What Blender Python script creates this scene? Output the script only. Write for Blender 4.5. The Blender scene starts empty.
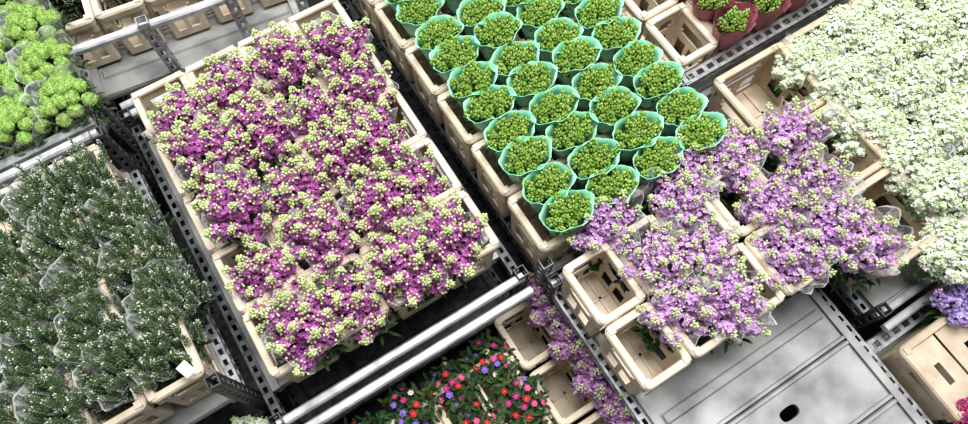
import bpy, math, random
from mathutils import Vector, Matrix, Euler
R=random.Random(7)
ROT=math.radians(32)
CS,SN=math.cos(ROT),math.sin(ROT)
scene=bpy.context.scene
COL=bpy.context.collection
# ---------------------------------------------------------------- camera
TH=math.radians(68)
cd=bpy.data.cameras.new('camera');cam=bpy.data.objects.new('camera',cd);COL.objects.link(cam)
cam.location=(0,0,3.3);cam.rotation_euler=(math.radians(90)-TH,0,0);cd.lens=26;cd.sensor_width=36
scene.camera=cam
scene.view_settings.view_transform='Standard'
scene.view_settings.look='Medium High Contrast'
def W(b,a,z):            # hall grid (b across the aisle, a along the row) -> world
    return Vector((b*CS+a*SN, b*SN-a*CS, z))
def seen(b,a,z,m=60):
    p=W(b,a,z)-cam.location
    f=Vector((0,math.cos(TH),-math.sin(TH)));u=Vector((0,math.sin(TH),math.cos(TH)))
    d=p.dot(f)
    if d<=0:return False
    x=484+699*p.x/d;y=212-699*p.dot(u)/d
    return -m<x<968+m and -m<y<424+m
# ---------------------------------------------------------------- materials
def mat(name,c1,c2=None,rough=.6,metal=0,scale=20,bump=0,alpha=1,spec=.5,detail=4,pos=(.35,.65)):
    m=bpy.data.materials.new(name);m.use_nodes=True
    nt=m.node_tree;p=nt.nodes['Principled BSDF']
    p.inputs['Roughness'].default_value=rough;p.inputs['Metallic'].default_value=metal
    p.inputs['Alpha'].default_value=alpha
    p.inputs['Specular IOR Level'].default_value=spec
    tc=nt.nodes.new('ShaderNodeTexCoord');n=nt.nodes.new('ShaderNodeTexNoise')
    n.inputs['Scale'].default_value=scale;n.inputs['Detail'].default_value=detail
    nt.links.new(tc.outputs['Object'],n.inputs['Vector'])
    cr=nt.nodes.new('ShaderNodeValToRGB')
    cr.color_ramp.elements[0].position=pos[0];cr.color_ramp.elements[1].position=pos[1]
    cr.color_ramp.elements[0].color=(*c1,1);cr.color_ramp.elements[1].color=(*(c2 or c1),1)
    nt.links.new(n.outputs['Fac'],cr.inputs['Fac']);nt.links.new(cr.outputs['Color'],p.inputs['Base Color'])
    if bump:
        b=nt.nodes.new('ShaderNodeBump');b.inputs['Strength'].default_value=bump;b.inputs['Distance'].default_value=.01
        nt.links.new(n.outputs['Fac'],b.inputs['Height']);nt.links.new(b.outputs['Normal'],p.inputs['Normal'])
    return m
M={}
M['magenta']=mat('magenta_petals',(.36,.07,.31),(.68,.27,.60),.7,scale=40)
M['lilac']=mat('lilac_petals',(.46,.22,.52),(.80,.54,.82),.7,scale=40)
M['dimlilac']=mat('shaded_lilac_petals',(.40,.20,.40),(.60,.36,.58),.6,scale=40)  # lilac petals again, colour darkened for the shade of the lower level
M['lavender']=mat('lavender_petals',(.40,.30,.64),(.68,.56,.88),.6,scale=40)
M['white']=mat('white_petals',(.74,.81,.62),(.97,.98,.91),.6,scale=30)
M['bud']=mat('pale_green_buds',(.36,.46,.16),(.78,.82,.50),.6,scale=60)
M['budlil']=mat('lilac_green_buds',(.42,.52,.22),(.72,.76,.48),.6,scale=60)
M['budwhite']=mat('white_green_buds',(.40,.56,.22),(.70,.80,.50),.6,scale=60)
M['leaf']=mat('leaf_green',(.035,.09,.02),(.10,.20,.05),.5,scale=15)
M['leafmix']=mat('deep_leaf_green',(.02,.045,.015),(.065,.13,.04),.5,scale=15)
M['leafwhite']=mat('fresh_leaf_green',(.08,.20,.05),(.22,.38,.12),.5,scale=15)
M['leafdark']=mat('dark_leaf_green',(.015,.03,.015),(.05,.08,.04),.5,scale=30)
M['spikegreen']=mat('spike_green',(.06,.11,.04),(.24,.33,.17),.6,scale=40)
M['spikewhite']=mat('spike_white',(.52,.54,.51),(.90,.91,.88),.6,scale=40)
M['lime']=mat('lime_buds',(.15,.30,.04),(.58,.72,.23),.5,scale=50,pos=(.36,.6))
M['limeball']=mat('lime_balls',(.24,.42,.09),(.52,.68,.24),.6,scale=70)
M['teal']=mat('teal_paper',(.16,.52,.34),(.44,.78,.60),.5,scale=8)
M['rosepaper']=mat('rose_paper',(.24,.05,.09),(.46,.15,.20),.45,scale=8)
M['beige']=mat('beige_crate_plastic',(.57,.48,.36),(.76,.67,.54),.65,scale=9,bump=.05)
M['card']=mat('brown_cardboard',(.48,.39,.28),(.63,.53,.41),.75,scale=14,bump=.05)
M['steel']=mat('galvanised_steel',(.24,.25,.26),(.50,.51,.52),.45,.35,scale=30)
M['brightsteel']=mat('bright_galvanised_tube',(.38,.39,.40),(.68,.69,.70),.4,.35,scale=14)
M['darksteel']=mat('dark_steel_and_gap_shade',(.05,.052,.055),(.14,.145,.15),.5,.4,scale=30)
M['board']=mat('grey_deck_board',(.19,.19,.19),(.46,.46,.45),.6,.1,scale=6,bump=.2,detail=14,pos=(.30,.64))
M['rubber']=mat('black_rubber',(.01,.01,.01),(.03,.03,.03),.8)
M['paper']=mat('white_paper',(.85,.85,.83),(.95,.95,.93),.6)
M['floor']=mat('dark_concrete',(.012,.012,.013),(.03,.03,.032),.7,scale=5,bump=.1)
M['wall']=mat('grey_wall_panel',(.3,.3,.3),(.36,.36,.36),.8,scale=2)
M['filmedge']=mat('film_cut_edge',(.8,.82,.82),(.95,.96,.96),.2,alpha=.65)
# clear film, its white glare painted as noise streaks in the alpha
m=mat('clear_plastic_film',(.88,.9,.9),(1,1,1),.12,scale=12,spec=1);M['plastic']=m
nt=m.node_tree;p=nt.nodes['Principled BSDF'];tc=nt.nodes['Texture Coordinate']
mp=nt.nodes.new('ShaderNodeMapping');mp.inputs['Scale'].default_value=(1,1,.35)
n2=nt.nodes.new('ShaderNodeTexNoise');n2.inputs['Scale'].default_value=34;n2.inputs['Detail'].default_value=2
n2.inputs['Distortion'].default_value=1.2
r2=nt.nodes.new('ShaderNodeValToRGB');r2.color_ramp.elements[0].position=.48;r2.color_ramp.elements[1].position=.70
r2.color_ramp.elements[0].color=(.14,.14,.14,1);r2.color_ramp.elements[1].color=(.70,.70,.70,1)
nt.links.new(tc.outputs['Object'],mp.inputs['Vector']);nt.links.new(mp.outputs['Vector'],n2.inputs['Vector'])
nt.links.new(n2.outputs['Fac'],r2.inputs['Fac']);nt.links.new(r2.outputs['Color'],p.inputs['Alpha'])
for k,c in {'red':(.45,.015,.03),'pink':(.50,.08,.22),'violet':(.20,.11,.48),'cream':(.6,.55,.5),'fuchsia':(.34,.02,.16)}.items():
    M['p_'+k]=mat(k+'_blossom',c,tuple(min(1,x*1.4) for x in c),.6,scale=60)
M['yellow']=mat('yellow_blossom_eye',(.5,.38,.05),(.7,.55,.1),.6)
# ---------------------------------------------------------------- mesh builder
class MB:
    def __init__(s):s.v=[];s.f=[];s.m=[]
    def add(s,vs,fs,mi=0):
        o=len(s.v);s.v.extend([tuple(v) for v in vs])
        for f in fs:s.f.append(tuple(i+o for i in f));s.m.append(mi)
    def box(s,x0,x1,y0,y1,z0,z1,mi=0):
        s.add([(x0,y0,z0),(x1,y0,z0),(x1,y1,z0),(x0,y1,z0),(x0,y0,z1),(x1,y0,z1),(x1,y1,z1),(x0,y1,z1)],
              [(0,3,2,1),(4,5,6,7),(0,1,5,4),(1,2,6,5),(2,3,7,6),(3,0,4,7)],mi)
    def mesh(s,name,mats,smooth=False):
        me=bpy.data.meshes.new(name);me.from_pydata(s.v,[],s.f)
        for k in mats:me.materials.append(M[k])
        me.polygons.foreach_set('material_index',s.m)
        me.polygons.foreach_set('use_smooth',[smooth]*len(s.f))
        me.update();return me
import bmesh
def icot(sub):
    bm=bmesh.new();bmesh.ops.create_icosphere(bm,subdivisions=sub,radius=1)
    v=[x.co.copy() for x in bm.verts];f=[tuple(q.index for q in x.verts) for x in bm.faces];bm.free();return v,f
ICO={1:icot(1),2:icot(2)}
def ico(mb,c,r,mi=0,sub=1,s=(1,1,1)):
    v,f=ICO[sub];mb.add([(c[0]+x.x*r*s[0],c[1]+x.y*r*s[1],c[2]+x.z*r*s[2]) for x in v],f,mi)
def frame(n):
    n=Vector(n).normalized();t=Vector((0,0,1)) if abs(n.z)<.9 else Vector((1,0,0))
    u=n.cross(t).normalized();return n,u,n.cross(u)
def petal(mb,c,d,n,L,w,lift,mi):
    c=Vector(c);s=n.cross(d)
    mid=c+d*L*.55+n*lift*.6
    mb.add([c,mid+s*w*.5,c+d*L+n*lift,mid-s*w*.5,mid-n*w*.18],[(0,1,4),(1,2,4),(2,3,4),(3,0,4)],mi)
def floret(mb,c,n,r,k,mi,rg):
    n,u,v=frame(n)
    for tier,(q,kk,lf) in enumerate(((1,k,.15),(.62,max(3,k-2),.5))):
        o=rg.random()*6
        for i in range(kk):
            t=o+i*2*math.pi/kk+rg.uniform(-.2,.2)
            d=u*math.cos(t)+v*math.sin(t)
            petal(mb,c,d,n,r*q*rg.uniform(.85,1.15),r*q*.95,r*(lf+rg.uniform(-.2,.25)),mi)
def rod(mb,p0,p1,r0,r1,mi,k=5):
    p0=Vector(p0);p1=Vector(p1);n,u,v=frame(p1-p0)
    vs=[p0+(u*math.cos(i*6.283/k)+v*math.sin(i*6.283/k))*r0 for i in range(k)]+[p1+(u*math.cos(i*6.283/k)+v*math.sin(i*6.283/k))*r1 for i in range(k)]
    mb.add(vs,[(i,(i+1)%k,(i+1)%k+k,i+k) for i in range(k)],mi)
def leaf(mb,c,ang,L,w,up,mi):
    d=Vector((math.cos(ang),math.sin(ang),up)).normalized();s=Vector((-math.sin(ang),math.cos(ang),0));c=Vector(c)
    a=c+d*L*.35;b=c+d*L*.7-Vector((0,0,L*.06));e=c+d*L-Vector((0,0,L*.25))
    mb.add([c,a+s*w*.5,a-s*w*.5,a-Vector((0,0,w*.2)),b+s*w*.42,b-s*w*.42,b-Vector((0,0,w*.2)),e],
           [(0,1,3),(0,3,2),(1,4,6,3),(3,6,5,2),(4,7,6),(6,7,5)],mi)
# ---------------------------------------------------------------- flower meshes
def stockspike(seed,pm,bm_,fr=.0132,tiers=((-.024,.029,8),(-.004,.031,8),(.016,.028,8),(.038,.025,7),(.060,.019,5),(.080,.011,3)),nb=14,br=.0056,bz=.100,bs=.017,outb=12,lf='leaf'):
    rg=random.Random(seed);mb=MB()
    for z,rad,k in tiers:
        o=rg.random()*6
        for i in range(k):
            t=o+i*6.283/k+rg.uniform(-.3,.3);rr=rad*rg.uniform(.75,1.2)
            floret(mb,(rr*math.cos(t),rr*math.sin(t),z+rg.uniform(-.008,.008)),(math.cos(t),math.sin(t),.75),fr*rg.uniform(.8,1.2),5,0,rg)
    for i in range(nb):
        t=i*2.4;rr=bs*math.sqrt((i+.3)/nb)
        ico(mb,(rr*math.cos(t),rr*math.sin(t),bz+.024*(1-(rr/bs)**2)+rg.uniform(-.002,.002)),br*rg.uniform(.75,1.25),1,1,(1,1,1.4))
    for i in range(outb):
        t=rg.random()*6.28;rr=rg.uniform(.016,.034)
        ico(mb,(rr*math.cos(t),rr*math.sin(t),rg.uniform(.062,.092)-rr*.7+.012),br*.95,1)
    rod(mb,(0,0,-.34),(0,0,.07),.004,.004,2)
    for i in range(6):
        leaf(mb,(0,0,-.03-.025*i),i*2.4+rg.random(),rg.uniform(.06,.085),.018,rg.uniform(.0,.6),2)
    return mb.mesh('flower_spike',[pm,bm_,lf])
MAG=[stockspike(i,'magenta','bud') for i in range(6)]
LIL=[stockspike(20+i,'lilac','budlil',nb=10,br=.0050,bs=.015,outb=8) for i in range(6)]
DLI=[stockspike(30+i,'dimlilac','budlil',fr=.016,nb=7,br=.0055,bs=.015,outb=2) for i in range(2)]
def whitespike(seed):
    rg=random.Random(seed);mb=MB()
    for k in range(6):
        a=k*1.257+rg.uniform(-.4,.4);q=rg.uniform(.024,.038) if k else 0
        bx,by,bz=q*math.cos(a),q*math.sin(a),rg.uniform(-.02,.01)+(.03 if k==0 else 0)
        rod(mb,(0,0,-.06),(bx,by,bz),.0025,.002,2,4)
        for i in range(15):
            f=i/14;t=i*2.4+rg.random();rr=.022*(1-f*.85)
            floret(mb,(bx+rr*math.cos(t),by+rr*math.sin(t),bz-.02+.055*f),(math.cos(t),math.sin(t),.7+1.3*f),.0115*rg.uniform(.8,1.25)*(1-.2*f),5,0,rg)
        for i in range(5):
            ico(mb,(bx+rg.uniform(-.012,.012),by+rg.uniform(-.012,.012),bz+rg.uniform(.032,.044)),.0042,1)
    rod(mb,(0,0,-.34),(0,0,-.02),.004,.003,2)
    for i in range(6):
        leaf(mb,(0,0,-.03-.022*i),i*2.4+rg.random(),rg.uniform(.06,.09),.015,rg.uniform(.2,.7),2)
    return mb.mesh('flower_spike',['white','budwhite','leafwhite'])
WHI=[whitespike(40+i) for i in range(6)]
BLU=[stockspike(50+i,'lavender','lilac',fr=.012,nb=5,outb=2) for i in range(2)]
PNK=[stockspike(60+i,'p_pink','p_fuchsia',fr=.012,nb=6,outb=4) for i in range(2)]
def narrowspike(seed):
    rg=random.Random(seed);mb=MB()
    for k in range(2):
        ox,oy=(rg.uniform(-.02,.02),rg.uniform(-.02,.02));H=rg.uniform(.11,.18)
        N=60;ww=rg.uniform(.25,.42)
        for i in range(N):
            f=i/N;z=-.02+f*H;t=i*2.4;rad=.017*(1-f)**.7+.002
            n=Vector((math.cos(t),math.sin(t),.5)).normalized();c=Vector((ox+rad*.5*math.cos(t),oy+rad*.5*math.sin(t),z))
            d=Vector((math.cos(t)*.5,math.sin(t)*.5,.9)).normalized()
            mi=1 if ((f<ww and rg.random()<.75) or (f>.8 and rg.random()<.35)) else 0
            petal(mb,c,d,Vector((math.cos(t),math.sin(t),-.6)).normalized(),(.015 if mi==0 else .018*(1-.5*f)),.011*(1-.4*f),.002,mi)
        rod(mb,(ox,oy,-.02),(ox,oy,H-.02),.005,.002,0)
    rod(mb,(0,0,-.34),(0,0,-.01),.004,.004,2)
    for i in range(4):
        leaf(mb,(0,0,-.05-.02*i),i*2.4+rg.random(),rg.uniform(.05,.08),.014,rg.uniform(.1,.9),2)
    return mb.mesh('flower_spike',['spikegreen','spikewhite','leafdark'])
NAR=[narrowspike(i) for i in range(6)]
def budhead(seed,key):
    rg=random.Random(seed);mb=MB();N=17
    for i in range(N):
        f=(i+.5)/N;ph=math.acos(1-f*1.35);t=i*2.4
        n=Vector((math.sin(ph)*math.cos(t),math.sin(ph)*math.sin(t),math.cos(ph)))
        c=Vector((n.x*.012,n.y*.012,n.z*.032))
        n_,u,v=frame(n)
        petal(mb,c-n*.004,(n+Vector((0,0,.6))).normalized(),u,.015,.009,.001,0)
        ico(mb,c,rg.uniform(.0042,.0056),0,1,(1,1,1.8))
    rod(mb,(0,0,-.16),(0,0,.01),.003,.006,1)
    for i in range(5):leaf(mb,(0,0,-.025),i*1.257+rg.random(),.03,.014,.9,1)
    return mb.mesh('flower_bud',[key,'leaf'])
BUD=[budhead(i,'lime') for i in range(5)]
def ball(seed):
    rg=random.Random(seed);mb=MB();ico(mb,(0,0,0),.0235,0,2)
    N=250
    for i in range(N):
        z=1-2*(i+.5)/N;t=i*2.39996;rr=math.sqrt(1-z*z);n=Vector((rr*math.cos(t),rr*math.sin(t),z))
        n_,u,v=frame(n);a=rg.random()*6.28;d=(n+ (u*math.cos(a)+v*math.sin(a))*.3).normalized()
        petal(mb,n*.020,d,(u*math.cos(a+1.57)+v*math.sin(a+1.57)),.0085,.0055,.0,0)
    rod(mb,(0,0,-.3),(0,0,-.01),.003,.003,1)
    for i in range(3):leaf(mb,(0,0,-.07-.03*i),i*2.4,.07,.012,.5,1)
    return mb.mesh('flower_head',['limeball','leaf'])
BALL=[ball(i) for i in range(3)]
def blossom(key):
    mb=MB()
    for i in range(6):
        t=i*1.047;d=Vector((math.cos(t),math.sin(t),0))
        petal(mb,(0,0,0),d,Vector((0,0,1)),.020,.019,.005,0)
    ico(mb,(0,0,.003),.004,1);rod(mb,(0,0,-.08),(0,0,0),.002,.002,2)
    return mb.mesh('blossom',[key,'yellow','leafmix'])
BLO=[blossom('p_'+k) for k in ('red','pink','violet','cream','fuchsia','red','pink','violet')]
def foliage(seed,n=260,rad=.11,key='leafmix',L=(.025,.045)):
    rg=random.Random(seed);mb=MB()
    for i in range(n):
        t=rg.random()*6.28;r=rad*math.sqrt(rg.random())
        leaf(mb,(r*math.cos(t),r*math.sin(t),rg.uniform(-.08,.0)),rg.random()*6.28,rg.uniform(*L),.013,rg.uniform(.2,1.2),0)
    return mb.mesh('foliage',[key])
FOL=[foliage(i,210,.10,'leafmix',(.03,.05)) for i in range(4)]
FOS=[foliage(10+i,170,.115,'leafmix',(.04,.07)) for i in range(3)]
FOG=[foliage(20+i,130,.10,'leafdark',(.03,.06)) for i in range(3)]
FOW=[foliage(30+i,120,.10,'leafwhite',(.03,.06)) for i in range(3)]
def sleeve(name,key,rt,rb,h,seed,ruf=.012,sx=1,sy=1,seg=40,lev=7,flare=1.4,smooth=True,lip=0,edge=False):
    rg=random.Random(seed);mb=MB();ph=[rg.random()*6.28 for _ in range(4)]
    vs=[]
    L=[j/(lev-1) for j in range(lev)]
    if edge:L.append(1.022);lev+=1
    for j,f in enumerate(L):
        r0=rb+(rt-rb)*f**flare
        for i in range(seg):
            t=i*6.283185/seg
            w=ruf*f*(math.sin(5*t+ph[0]+2*f)+.7*math.sin(9*t+ph[1]-3*f)+.5*math.sin(14*t+ph[2]+f*5))/2
            z=-h+h*f+(ruf*1.2*math.sin(3*t+ph[3])+ruf*.6*math.sin(8*t+ph[1]))*f*f
            vs.append(((r0+w)*math.cos(t)*sx,(r0+w)*math.sin(t)*sy,z))
    if lip:
        for i in range(seg):
            x,y,z=vs[(lev-1)*seg+i];q=(1+lip/rt)
            vs.append((x*q,y*q,z+.001))
        lev+=1
    fs=[(j*seg+i,j*seg+(i+1)%seg,(j+1)*seg+(i+1)%seg,(j+1)*seg+i) for j in range(lev-1) for i in range(seg)]
    k=len(fs)
    fs.append(tuple(range(seg))[::-1])
    mb.add(vs,fs,0)
    if edge:
        for q in range(k-seg,k):mb.m[q]=1
    return mb.mesh(name,[key]+(['filmedge'] if edge else []),smooth)
SLV=[sleeve('plastic_sleeve','plastic',.125,.05,.26,i,.028,seg=60,edge=True) for i in range(5)]
SLN=[sleeve('plastic_sleeve','plastic',.118,.05,.28,i,.014,seg=60,edge=True) for i in range(5)]
TSL=[sleeve('paper_sleeve','teal',.097,.05,.18,i,.007,1,.70,flare=1.1,lip=.004) for i in range(5)]
RSL=[sleeve('paper_sleeve','rosepaper',.092,.05,.17,i,.009,1,.75,flare=1.2) for i in range(2)]
def labelcard():
    mb=MB()
    N=4;vs=[]
    for j in range(N+1):
        for x in(-.022,.022):
            vs.append((x,-.03+.06*j/N,.004*math.sin(j*1.2)))
    mb.add(vs,[(2*j,2*j+1,2*j+3,2*j+2) for j in range(N)]);return mb.mesh('paper_label',['paper'])
LAB=labelcard()
# ---------------------------------------------------------------- object helpers
def ob(name,data,parent=None,loc=(0,0,0),rot=(0,0,0),sc=1):
    o=bpy.data.objects.new(name,data);COL.objects.link(o)
    o.location=loc;o.rotation_euler=rot
    o.scale=(sc,sc,sc) if not hasattr(sc,'__len__') else sc
    if parent:o.parent=parent
    return o
def root(name,b,a,z,label,cat,group=None,rz=0,data=None):
    o=ob(name,data,None,W(b,a,z),(0,0,ROT+rz));o['label']=label;o['category']=cat
    if group:o['group']=group
    return o
def bunch(meshes,b,a,zf,zb,label,group,n=9,rad=.085,part='flower_spike',name='flower_bunch',slv=None,tilt=.35,lean=(0,0),sc=1,ell=(1,1),jz=.015,slz=-.02,ssc=1,maxm=60,dome=.03,fol=None,folz=-.07):
    if not seen(b,a,zf,maxm):return None
    r=root(name,b,a,zb,label,'flowers',group,R.uniform(-.15,.15) if slv not in (TSL,RSL) else R.uniform(-.06,.06))
    h=zf-zb
    o0=R.random()*6.28
    for i in range(n):
        t=o0+i*2.39996;rr=rad*math.sqrt((i+.35)/n)
        x=rr*math.cos(t)*ell[0]+R.uniform(-.008,.008)+lean[0]*.12;y=rr*math.sin(t)*ell[1]+R.uniform(-.006,.006)+lean[1]*.12
        f=rr/rad
        z=h-dome*f*f+R.uniform(-jz,jz)
        e=Vector((-math.sin(t)*tilt*f-lean[1], math.cos(t)*tilt*f+lean[0],0))
        q=Matrix.Rotation(min(e.length,1.1),4,e.normalized() if e.length>1e-4 else Vector((1,0,0))) @ Matrix.Rotation(R.random()*6.28,4,'Z')
        ob(part,R.choice(meshes),r,(x,y,z),q.to_euler(),sc*R.uniform(.88,1.1))
    if fol:ob('foliage',R.choice(fol),r,(0,0,h+folz),(0,0,R.random()*6.28))
    if slv:
        ob(slv[0].name.split('.')[0],R.choice(slv),r,(lean[0]*.06,lean[1]*.06,h+slz),(0,0,R.random()*6.28 if slv in(SLV,SLN) else 0),ssc)
    return r
# ---------------------------------------------------------------- crates
def perim(sx,sy,r,nx,ny,nc=4):
    pts=[];tags=[];nr=[]
    def line(p,q,n,tag,nn):
        for i in range(n):
            pts.append((p[0]+(q[0]-p[0])*i/n,p[1]+(q[1]-p[1])*i/n));tags.append((tag,i,n));nr.append(nn)
    def arc(cx,cy,a0):
        for i in range(nc):
            t=a0+i*math.pi/2/nc;pts.append((cx+r*math.cos(t),cy+r*math.sin(t)));tags.append(('c',i,nc));nr.append((math.cos(t),math.sin(t)))
    X,Y=sx/2,sy/2
    line((-X+r,-Y),(X-r,-Y),nx,'y',(0,-1));arc(X-r,-Y+r,-math.pi/2)
    line((X,-Y+r),(X,Y-r),ny,'x',(1,0));arc(X-r,Y-r,0)
    line((X-r,Y),(-X+r,Y),nx,'y',(0,1));arc(-X+r,Y-r,math.pi/2)
    line((-X,Y-r),(-X,-Y+r),ny,'x',(-1,0));arc(-X+r,-Y+r,math.pi)
    return pts,tags,nr
def cratemesh(sx,sy,h,key,taper=.93,r=.013,plain=False):
    nx,ny=14,18
    pts,tags,nr=perim(sx-.022,sy-.022,r,nx,ny);n=len(pts)
    lv=[0,.05,.14,.30,.46,.60,.66,.74,.80,.88,1]
    mb=MB();vs=[]
    for f in lv:
        s=taper+(1-taper)*f
        vs+=[(x*s,y*s,f*h) for x,y in pts]
    fs=[]
    for j in range(len(lv)-1):
        for i in range(n):
            tg,k,nn=tags[i];fr=(k+.5)/nn
            hole=False
            if tg!='c':
                if plain:
                    if j in(6,7) and .30<fr<.70:hole=True
                else:
                    if j in(6,7) and .16<fr<.84:hole=True
                    if j in(5,) and .20<fr<.80:hole=True
                    if j in(2,3) and (.14<fr<.42 or .58<fr<.86) :hole=True
            if not hole:fs.append((j*n+i,j*n+(i+1)%n,(j+1)*n+(i+1)%n,(j+1)*n+i))
    mb.add(vs,fs)
    bx,by=(sx-.03)*taper/2,(sy-.03)*taper/2
    ns=1
    mb.add([(-bx,-by,.01),(bx,-by,.01),(bx,by,.01),(-bx,by,.01)],[(0,1,2,3)])
    if not plain:    # moulded cross ribs on the base
        for xx in(-bx*.45,bx*.45):mb.box(xx-.005,xx+.005,-by+.01,by-.01,.012,.018)
        mb.box(-bx+.01,bx-.01,-.005,.005,.012,.018)
    body=mb.mesh('crate_body',[key])
    mb=MB();prof=[(-.007,-.034),(.010,-.034),(.014,-.006),(.009,.003),(-.012,.003),(-.015,-.004)]
    vs=[]
    for (x,y),(gx,gy) in zip(pts,nr):
        for o,z in prof:vs.append((x+gx*o,y+gy*o,h+z))
    k=len(prof)
    fs=[(i*k+j,((i+1)%n)*k+j,((i+1)%n)*k+(j+1)%k,i*k+(j+1)%k) for i in range(n) for j in range(k)]
    mb.add(vs,fs)
    X,Y=sx/2-.011,sy/2-.011
    for qx in(-1,1):
        for qy in(-1,1):
            cx,cy=qx*(X-.008),qy*(Y-.008)
            mb.box(cx-.012,cx+.012,cy-.012,cy+.012,h-.075,h+.010)
    rim=mb.mesh('crate_rim',[key]);return body,rim
CR={'std':cratemesh(.192,.240,.28,'beige'),'wide':cratemesh(.217,.250,.28,'beige'),'card':cratemesh(.34,.305,.26,'card',.95,.012),'box':cratemesh(.32,.30,.24,'card',.97,.010,True)}
def flapmesh(sx,sy,h):      # lid flaps folded over each other, with hand slots
    mb=MB()
    for s,dz in((-1,0),(1,-.006)):
        x0=s*(sx/2-.012);x1=s*(.004 if s>0 else .01)
        ya,yb=-sy/2+.013,sy/2-.013
        for y0,y1,xa,xb in((ya,-.04,0,1),(.04,yb,0,1),(-.04,.04,0,.4),(-.04,.04,.6,1)):
            pa=lambda t:(x0+(x1-x0)*t,h-.004+(-.012+dz)*t)
            (xA,zA),(xB,zB)=pa(xa),pa(xb)
            vs=[(xA,y0,zA),(xA,y1,zA),(xB,y1,zB),(xB,y0,zB)]
            mb.add(vs+[(x,y,z-.004) for x,y,z in vs],[(0,1,2,3),(7,6,5,4),(0,4,5,1),(1,5,6,2),(2,6,7,3),(3,7,4,0)])
    return mb.mesh('box_flap',['card'])
LID=flapmesh(.32,.30,.24)
def crate(kind,b,a,z,label,group,rz=0,m=70,name='flower_crate'):
    if not seen(b,a,z+.25,m):return
    bd,rm=CR[kind]
    r=root(name,b,a,z,label,'crate',group,rz)
    o=ob('crate_body',bd,r);s=o.modifiers.new('s','SOLIDIFY');s.thickness=.007;s.offset=-1
    ob('crate_rim',rm,r)
    if kind=='box':ob('box_flap',LID,r)
    return r
# ---------------------------------------------------------------- trolleys
def perfrail(L,hgt,wid,key,pitch=.045,name='side_rail'):   # along local y
    mb=MB();e=.004
    mb.box(-wid/2,-wid/2+wid*.28,-L/2,L/2,hgt-e,hgt);mb.box(wid/2-wid*.28,wid/2,-L/2,L/2,hgt-e,hgt)
    for s in(-1,1):
        x=s*(wid/2-e/2)
        mb.box(x-e/2,x+e/2,-L/2,L/2,0,hgt*.3);mb.box(x-e/2,x+e/2,-L/2,L/2,hgt*.7,hgt-e)
    n=int(L/pitch)
    for i in range(n+1):
        y=-L/2+.01+(L-.02)*i/n;w=.010
        mb.box(-wid/2+wid*.28,wid/2-wid*.28,y-w,y+w,hgt-e,hgt)
        for s in(-1,1):
            x=s*(wid/2-e/2);mb.box(x-e/2,x+e/2,y-w,y+w,hgt*.3,hgt*.7)
    return mb.mesh(name,[key])
def tube(L,w,key,name):      # along local x, bevelled square tube
    mb=MB();c=w*.2;h=w/2
    sec=[(-h+c,-h),(h-c,-h),(h,-h+c),(h,h-c),(h-c,h),(-h+c,h),(-h,h-c),(-h,-h+c)]
    vs=[(-L/2,y,z) for y,z in sec]+[(L/2,y,z) for y,z in sec]
    fs=[(i,(i+1)%8,(i+1)%8+8,i+8) for i in range(8)]+[tuple(range(8))[::-1],tuple(range(8,16))]
    mb.add(vs,fs);return mb.mesh(name,[key])
def deckmesh(sx,sy,z,hole=None,nplank=None,key='board',name='deck_board'):
    mb=MB();n=nplank or max(3,int(sy/.22));w=sy/n
    for i in range(n):
        y0=-sy/2+i*w+.0015;y1=-sy/2+(i+1)*w-.0015
        hl=hole if hole and y0<hole[1]<y1 else None
        if not hl:mb.box(-sx/2,sx/2,y0,y1,z-.018,z)
        else:
            hx,hy=hl
            mb.box(-sx/2,hx-.1,y0,y1,z-.018,z);mb.box(hx+.1,sx/2,y0,y1,z-.018,z)
            N=24;vt=[];vb=[];rt=[];rb=[];r2=[]
            for k in range(N):
                t=k*6.283185/N;c,s=math.cos(t),math.sin(t)
                ex,ey=hx+.040*math.copysign(abs(c)**.7,c),hy+.022*math.copysign(abs(s)**.7,s)
                m=min(.1/abs(c) if abs(c)>1e-6 else 9,((y1-hy) if s>0 else (hy-y0))/abs(s) if abs(s)>1e-6 else 9)
                rx,ry=hx+c*m,hy+s*m
                vt.append((ex,ey,z));rt.append((rx,ry,z));vb.append((ex,ey,z-.018));rb.append((rx,ry,z-.018))
            for cx,cy in((.1,y1-hy),(-.1,y1-hy),(-.1,y0-hy),(.1,y0-hy)):
                k=round((math.atan2(cy,cx)%6.283185)/(6.283185/N))%N
                rt[k]=(hx+cx,hy+cy,z);rb[k]=(hx+cx,hy+cy,z-.018)
            fs=[]
            for k in range(N):
                q=(k+1)%N
                fs+=[(k,q,q+N,k+N)[::-1],(k+2*N,q+2*N,q+3*N,k+3*N),(k,k+2*N,q+2*N,q)]
            mb.add(vt+rt+vb+rb,fs)
        if w>.1:
            def rib(ya,yb,hh,x0=-sx/2,x1=sx/2,sl=.004):
                vs=[(x0,ya,z),(x1,ya,z),(x1,yb,z),(x0,yb,z),(x0+sl,ya+sl,z+hh),(x1-sl,ya+sl,z+hh),(x1-sl,yb-sl,z+hh),(x0+sl,yb-sl,z+hh)]
                mb.add(vs,[(4,5,6,7),(0,1,5,4),(1,2,6,5),(2,3,7,6),(3,0,4,7)])
            rib(y0,y0+.018,.014);rib(y1-.018,y1,.014)
            if not hl:rib(y0+w*.5-.022,y0+w*.5+.022,.010,-sx/2+.04,sx/2-.04,.007)
    for xx in(-sx/2,sx/2-.03):mb.box(xx,xx+.03,-sy/2,sy/2,z+.0145,z+.020)
    for xx in(-sx/2+.012,sx/2-.03):mb.box(xx,xx+.018,-sy/2,sy/2,z-.04,z-.0185)
    return mb.mesh(name,[key])
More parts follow.
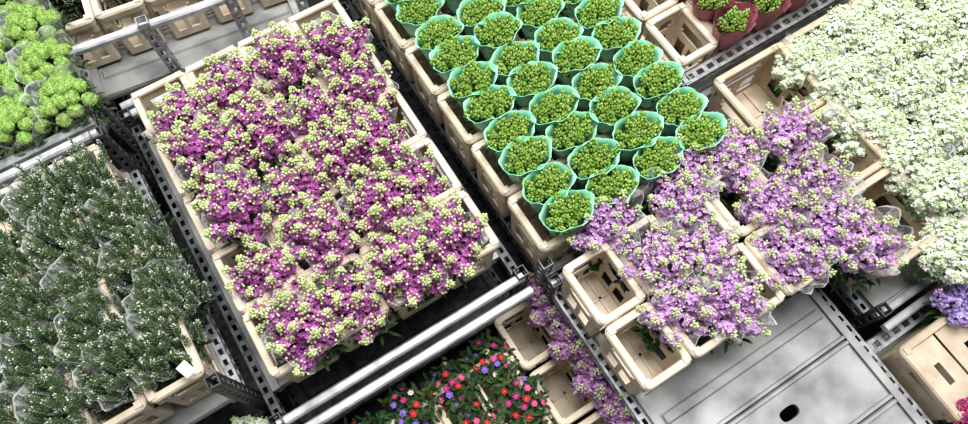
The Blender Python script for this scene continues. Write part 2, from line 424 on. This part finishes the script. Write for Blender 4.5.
def casters():
    mb=MB();k=18
    vs=[(x,.05*math.cos(i*6.283/k),.05+.05*math.sin(i*6.283/k)) for x in(-.015,.015) for i in range(k)]
    mb.add(vs,[(i,(i+1)%k,(i+1)%k+k,i+k) for i in range(k)]+[tuple(range(k))[::-1],tuple(range(k,2*k))],0)
    mb.box(-.024,-.018,-.02,.02,.04,.12,1);mb.box(.018,.024,-.02,.02,.04,.12,1);mb.box(-.03,.03,-.035,.035,.115,.125,1)
    return mb.mesh('caster_wheel',['rubber','darksteel'])
CAST=casters()
def postmesh(h,key='darksteel'):
    mb=MB();w=.022;t=.004;z0=.12
    n=max(1,int((h-z0)/.05))
    for a_,b_ in((-w,-w+t),(w-t,w)):
        mb.box(a_,b_,-w,-w+.012,z0,h);mb.box(a_,b_,w-.012,w,z0,h)
        for i in range(n+1):
            z=z0+(h-z0-.02)*i/n;mb.box(a_,b_,-w+.012,w-.012,z,z+.02)
    for c_,d_ in((-w,-w+t),(w-t,w)):
        mb.box(-w+t,-w+.014,c_,d_,z0,h);mb.box(w-.014,w-t,c_,d_,z0,h)
        for i in range(n+1):
            z=z0+(h-z0-.02)*i/n;mb.box(-w+.014,w-.014,c_,d_,z,z+.02)
    return mb.mesh('corner_post',[key])
def trolley(b0,b1,a0,a1,z,label,hole=None,posth=.10,endz=.03,lower=.25,ends=(1,1),rz=0,np=None,lowdeck=True,raised=None,sidez=-.03,rails='steel',ew=.030,gap=.05,postkey='darksteel',dk=.02,uprights=(),perf=()):
    bc,ac=(b0+b1)/2,(a0+a1)/2;sx,sy=b1-b0,a1-a0
    r=root('flower_trolley',bc,ac,0,label,'trolley','flower trolleys',rz)
    if hole:hole=(hole[0]-bc,-(hole[1]-ac))
    ob('deck_board',deckmesh(sx-.07,sy-dk,z,hole,np),r)
    if lowdeck:ob('lower_deck',deckmesh(sx-.07,sy-.02,lower,None,None,'darksteel','lower_deck'),r)  # lower deck coloured dark to stand in for shade in the gaps
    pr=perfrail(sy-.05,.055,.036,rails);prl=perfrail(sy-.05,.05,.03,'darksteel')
    for s in(-1,1):
        ob('side_rail',pr,r,(s*(sx/2-.018),0,z+sidez))
        ob('side_rail',prl,r,(s*(sx/2-.018),0,lower-.03))
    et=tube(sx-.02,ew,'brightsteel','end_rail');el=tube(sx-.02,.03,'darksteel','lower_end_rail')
    for s,on in((-1,ends[0]),(1,ends[1])):   # -1 = near end (+a)
        if on:
            ob('end_rail',et,r,(0,s*(sy/2-.005),z+endz))
            ob('end_rail',et,r,(0,s*(sy/2-.005+gap),z+endz-.01))
            ob('lower_end_rail',el,r,(0,s*(sy/2-.02),lower))
    if raised:
        for (yy,zz) in raised:
            ob('end_rail',et,r,(0,yy,zz))
    for s,zz in perf:
        ob('perforated_crossbar',perfrail(sx-.02,.05,.05,'steel',.05,'perforated_crossbar'),r,(0,s*(sy/2-.012),zz),(0,0,math.pi/2))
    pm=postmesh(z+posth,postkey)
    for xx,yy in uprights:ob('corner_post',pm,r,(xx,yy,0))
    for sx_ in(-1,1):
        for sy_ in(-1,1):
            ob('corner_post',pm,r,(sx_*(sx/2-.015),sy_*(sy/2-.015),0))
            ob('caster_wheel',CAST,r,(sx_*(sx/2-.08),sy_*(sy/2-.1),0))
    return r
# ---------------------------------------------------------------- floor and walls
mb=MB();mb.box(-7,7,-6,8,-.05,0);fl=ob('floor',mb.mesh('floor',['floor']));fl['kind']='structure'
for nm,bx in(('wall_north',(-7,7,8,8.1)),('wall_south',(-7,7,-6.1,-6)),('wall_east',(7,7.1,-6,8)),('wall_west',(-7.1,-7,-6,8))):
    mb=MB();mb.box(*bx,0,4);o=ob(nm,mb.mesh(nm,['wall']));o['kind']='structure'
# ================================================================ MAGENTA TROLLEY
TZ=.70
trolley(-.50,.54,-2.02,-.565,TZ,'galvanised steel trolley carrying the magenta stock flowers',endz=.06,ew=.034,gap=.060,rails='darksteel',dk=.26)
LBm='bunch of magenta stock flowers with pale green buds'
for i in range(5):
    for j in range(4):
        crate('wide',-.292+.222*j,-1.80+.254*i,TZ+.003,'beige plastic crate holding magenta stock flowers','beige crates on the magenta flower trolley')
        b_,a_=-.245+.205*j,-1.685+.232*i
        dz=R.uniform(-.055,.05)
        if j==3:b_-=.02+(.03 if i>2 else 0)+(.055 if i==2 else 0)
        if j==1 and i==0:a_-=.03
        if j==2 and i==0:a_-=.05
        if j==3 and i==0:a_+=.02
        bunch(MAG,b_+R.uniform(-.02,.02),a_+R.uniform(-.025,.025),1.06+dz,TZ+.02,LBm,'magenta stock bunches',n=16,rad=.104,slv=SLV,dome=.11,tilt=.6,jz=.025,slz=-.015,ssc=1.02 if (j in(0,3) or i in(0,4)) else .9,ell=(.93,1.03),fol=FOS,folz=-.09,sc=.93)
# ================================================================ GREEN BUD TROLLEY
trolley(.60,1.43,-2.35,-.54,TZ,'dark steel trolley carrying green bunches in teal paper',posth=.14,sidez=-.062,rails='darksteel',ends=(0,0),perf=[(-1,.68)],postkey='steel')
for k in range(7):
    ac=-.675-.25*k
    for j,bb in enumerate((.685,.885,1.085,1.285)):
        crate('std',bb,ac,TZ+.003,'beige plastic crate holding teal-wrapped green bunches','beige crates on the green bunch trolley')
    for bb in(.715,.905,1.095,1.285):
        for da in(-.057,.057):
            bunch(BUD,bb+R.uniform(-.005,.005),ac+.01+da+R.uniform(-.004,.004),1.086+R.uniform(-.010,.010),TZ+.02,'bunch of lime green flower buds wrapped in teal paper','teal-wrapped green bunches',n=18,rad=.074,part='flower_bud',name='wrapped_bunch',slv=TSL,tilt=.45,ell=(1.04,.67),slz=.016,jz=.007,dome=.014,sc=1.08)
# ================================================================ LILAC TROLLEY
trolley(.60,1.49,-.50,1.02,TZ,'steel trolley with an empty grey deck beside lilac flowers',hole=(1.075,.352),np=6,sidez=-.062)
for k,ac in enumerate((-.35,-.10)):
    for bb in(.70,.90,1.10,1.30,1.50)[:5 if k==0 else 4]:
        r=crate('std',bb,ac,TZ+.022,'beige plastic crate beside lilac stock flowers','beige crates on the lilac flower trolley')
LBl='bunch of lilac stock flowers in clear plastic sleeve'
for (bb,aa) in ((.83,-.52),(1.20,-.55),(1.36,-.49),(1.09,-.45),(.89,-.32),(1.03,-.26),(1.58,-.43),(1.55,-.25),(1.37,-.26),(1.48,-.09),(1.30,-.08),(.85,-.15),(1.0,-.07),(1.55,.02)):
    bunch(LIL,bb,aa,1.05+R.uniform(-.04,.04),TZ+.02,LBl,'lilac stock bunches',n=13,rad=.082,slv=SLV,ssc=.98,dome=.09,tilt=.65,slz=.02,fol=FOS,folz=-.13,sc=.95)
for k in range(3):
    crate('std',.475,-.42+.26*k,.20,'beige plastic crate on the lower level','beige crates on the lower level')
for k in range(5):
    bunch(DLI,.62,-.47+.17*k,.56,.2,'bunch of lilac flowers coloured dim for the shaded lower level','lower level lilac bunches',n=12,rad=.095)
# ================================================================ WHITE TROLLEY
trolley(1.56,2.62,-.80,.26,TZ,'steel trolley carrying cardboard crates of white flowers',sidez=-.062)
for k in range(3):
    for bb in(1.71,2.06,2.41):
        crate('card',bb,-.64+.315*k,TZ+.022,'brown cardboard crate holding white flowers','cardboard crates of white flowers',name='cardboard_crate')
for j,bb in enumerate((1.93,2.12,2.31,2.50,2.69)):
    for i in range(6):
        bunch(WHI,bb+R.uniform(-.04,.03)-(.06 if i>4 and j==0 else 0),-.69+.178*i+R.uniform(-.025,.025),1.05+R.uniform(-.05,.04),TZ+.02,'bunch of white flowers with small green buds','white flower bunches',n=11,rad=.10,dome=.09,tilt=.65,jz=.02,slv=SLV if j==0 else None,slz=-.03,fol=FOW,folz=-.09)
# ================================================================ TOP RIGHT TROLLEY
trolley(1.46,2.60,-2.2,-.855,TZ,'steel trolley with crates of rose-wrapped green bunches',ends=(0,0),sidez=-.062,posth=.24,perf=[(-1,.885)],postkey='steel')
for k in range(4):
    for bb in(1.56,1.76,1.96,2.16,2.36):
        crate('std',bb,-1.02-.25*k,TZ+.022,'beige plastic crate holding rose-wrapped bunches','beige crates with rose-wrapped bunches')
    for bb in(1.72,1.90,2.08,2.26,2.44):
        for da in(-.062,.062):
            bunch(BUD,bb,-.99-.25*k+da,1.07,TZ+.03,'green bunch wrapped in rose coloured paper','rose-wrapped green bunches',n=11,rad=.06,part='flower_bud',name='wrapped_bunch',slv=RSL,tilt=.4,ell=(1,.72),slz=.02,jz=.01)
# ================================================================ LOWER RIGHT TROLLEY
trolley(1.50,2.4,.33,1.4,.55,'steel trolley with a cardboard box and violet flowers',sidez=-.062,lowdeck=False,lower=.2,ends=(1,0),perf=[(1,.60)],postkey='steel')
for bb in(1.665,2.00):
    crate('box',bb,.525,.572,'brown cardboard box with folded slotted flaps','cardboard boxes with lavender flowers',name='cardboard_crate')
for p in((1.79,.37),(1.90,.39),(2.02,.42),(1.90,.48)):
    bunch(BLU,p[0],p[1],.87,.57,'bunch of lavender blue flowers','lavender flower bunches',n=11,rad=.07,sc=.8,dome=.05,tilt=.6)
for p in((1.56,.72),(1.69,.77)):
    bunch(PNK,p[0],p[1],.80,.57,'bunch of small pink flowers','pink flower bunches',n=10,rad=.08,sc=.8)
# ================================================================ LEFT TROLLEY
trolley(-1.62,-.55,-1.84,-.74,TZ,'steel trolley carrying dark green and white flower bunches',endz=.28,sidez=-.05,posth=.30,ends=(0,1),ew=.036,gap=.06)
for k in range(4):
    for bb in(-.67,-.87,-1.07,-1.27):
        crate('std',bb,-1.66+.25*k,TZ+.022,'beige plastic crate of green and white spikes','beige crates on the green and white trolley')
for j,bb in enumerate((-.60,-.79,-.98,-1.17,-1.36)):
    for i in range(5):
        bb_=bb-(.05 if (j==0 and i==0) else 0)+(.02 if (j==0 and i==3) else 0)-(.05 if (j==0 and i==4) else 0)
        r=bunch(NAR,bb_+R.uniform(-.012,.012),-1.62+.178*i-(.03 if i==4 and j==0 else 0)+R.uniform(-.012,.012),1.01+R.uniform(-.03,.03),TZ+.03,'bunch of dark green spikes with white florets in film','green and white spike bunches',n=22,rad=.092,slv=SLN,ssc=1.0,lean=(.0,.14),tilt=.32,dome=.05,slz=.055,fol=FOG,folz=-.07,sc=.92)
        if r and (j,i) in((0,4),):
            ob('paper_label',LAB,r,(.06,-.12,.34),(.5,.1,.4),.8)
# low trolley with white flowers beyond the end
trolley(-1.55,-.58,-.66,.30,.20,'low steel trolley carrying white flowers',lowdeck=False,lower=.14,posth=.03,ends=(0,0))
for bb in(-.70,-.91):
    crate('std',bb,-.52,.222,'beige plastic crate of white flowers on the low trolley','beige crates of white flowers')
for aa in(-.60,-.46):
    bunch(WHI,-.66,aa,.56,.22,'bunch of white flowers on the low trolley','low white flower bunches',n=10,rad=.09,dome=.05,tilt=.5,fol=FOW)
# ================================================================ GREEN POMPON TROLLEY
trolley(-1.60,-.60,-3.2,-1.93,TZ,'steel trolley carrying lime green pompon flowers',ends=(0,0))
for k in range(3):
    for bb in(-.71,-.91):
        crate('std',bb,-2.08-.25*k,TZ+.022,'beige plastic crate of lime green pompons','beige crates of green pompons')
for j,bb in enumerate((-.60,-.79,-.98)):
    for i in range(4):
        bunch(BALL,bb,-1.99-.19*i,1.09,TZ+.02,'bunch of lime green pompon flowers','green pompon bunches',n=16,rad=.092,part='flower_head',slv=SLN,ssc=.98,slz=-.01,dome=.06,fol=FOS,folz=-.06)
# ================================================================ TOP LEFT CRATES
RZ=-.13;CB,CA=-.03,-2.72
def rot(b,a):
    x,y=b-CB,-(a-CA);c,s=math.cos(RZ),math.sin(RZ)
    return CB+x*c-y*s,CA-(x*s+y*c)
tr=trolley(CB-.50,CB+.50,CA-.6,CA+.60,TZ,'steel trolley with beige crates and grey deck',rz=RZ,posth=.36,ends=(0,0),raised=[(-.585,1.02)],ew=.034,postkey='steel',uprights=[(-.12,-.585),(.22,-.585)])
for k in range(2):
    for j,bb in enumerate((-.40,-.20,0,.20,.40)):
        q=rot(CB+bb,CA+.33-.25*k)
        crate('std',q[0],q[1],TZ+.022,'beige plastic crate of dried grey flowers','beige crates of grey flowers',rz=RZ)
        if j<3 or k>0:
            q=rot(CB+bb,CA+.22-.25*k)
            bunch(NAR,q[0],q[1],1.03,TZ+.03,'bunch of grey white dried flowers','grey dried bunches',n=14,rad=.09,fol=FOG)
# ================================================================ MIXED FLOWER TROLLEY
trolley(-.50,.36,-.44,.8,.20,'low steel trolley carrying mixed small flowers',lowdeck=False,lower=.14,posth=.03,ends=(0,0))
for k in range(3):
    for bb in(-.30,-.10,.10,.26):
        crate('std',bb,-.30+.25*k,.222,'beige plastic crate of mixed small flowers','beige crates of mixed flowers')
for j,bb in enumerate((-.27,-.09,.10,.29)):
    for i in range(4):
        r=bunch(BLO,bb+R.uniform(-.02,.02),-.40+.19*i,.56+R.uniform(-.04,.04),.22,'leafy bunch of small red pink and violet blossoms','mixed blossom bunches',n=19,rad=.095,part='blossom',name='mixed_flower_bunch',tilt=.8,jz=.03,dome=.06,fol=FOL,folz=-.01,sc=.76)
# ---------------------------------------------------------------- light
def area(x,y,z,s,e,rot=(0,0,0)):
    l=bpy.data.lights.new('hall_lamp','AREA');l.shape='SQUARE';l.size=s;l.energy=e
    o=bpy.data.objects.new('hall_lamp',l);COL.objects.link(o);o.location=(x,y,z);o.rotation_euler=rot
area(.5,1.8,6,2.8,410)
area(-3,3,5,1.5,80,(math.radians(-25),math.radians(-30),0))
w=bpy.data.worlds.new('world');scene.world=w;w.use_nodes=True
w.node_tree.nodes['Background'].inputs[0].default_value=(.96,.98,1,1);w.node_tree.nodes['Background'].inputs[1].default_value=.30
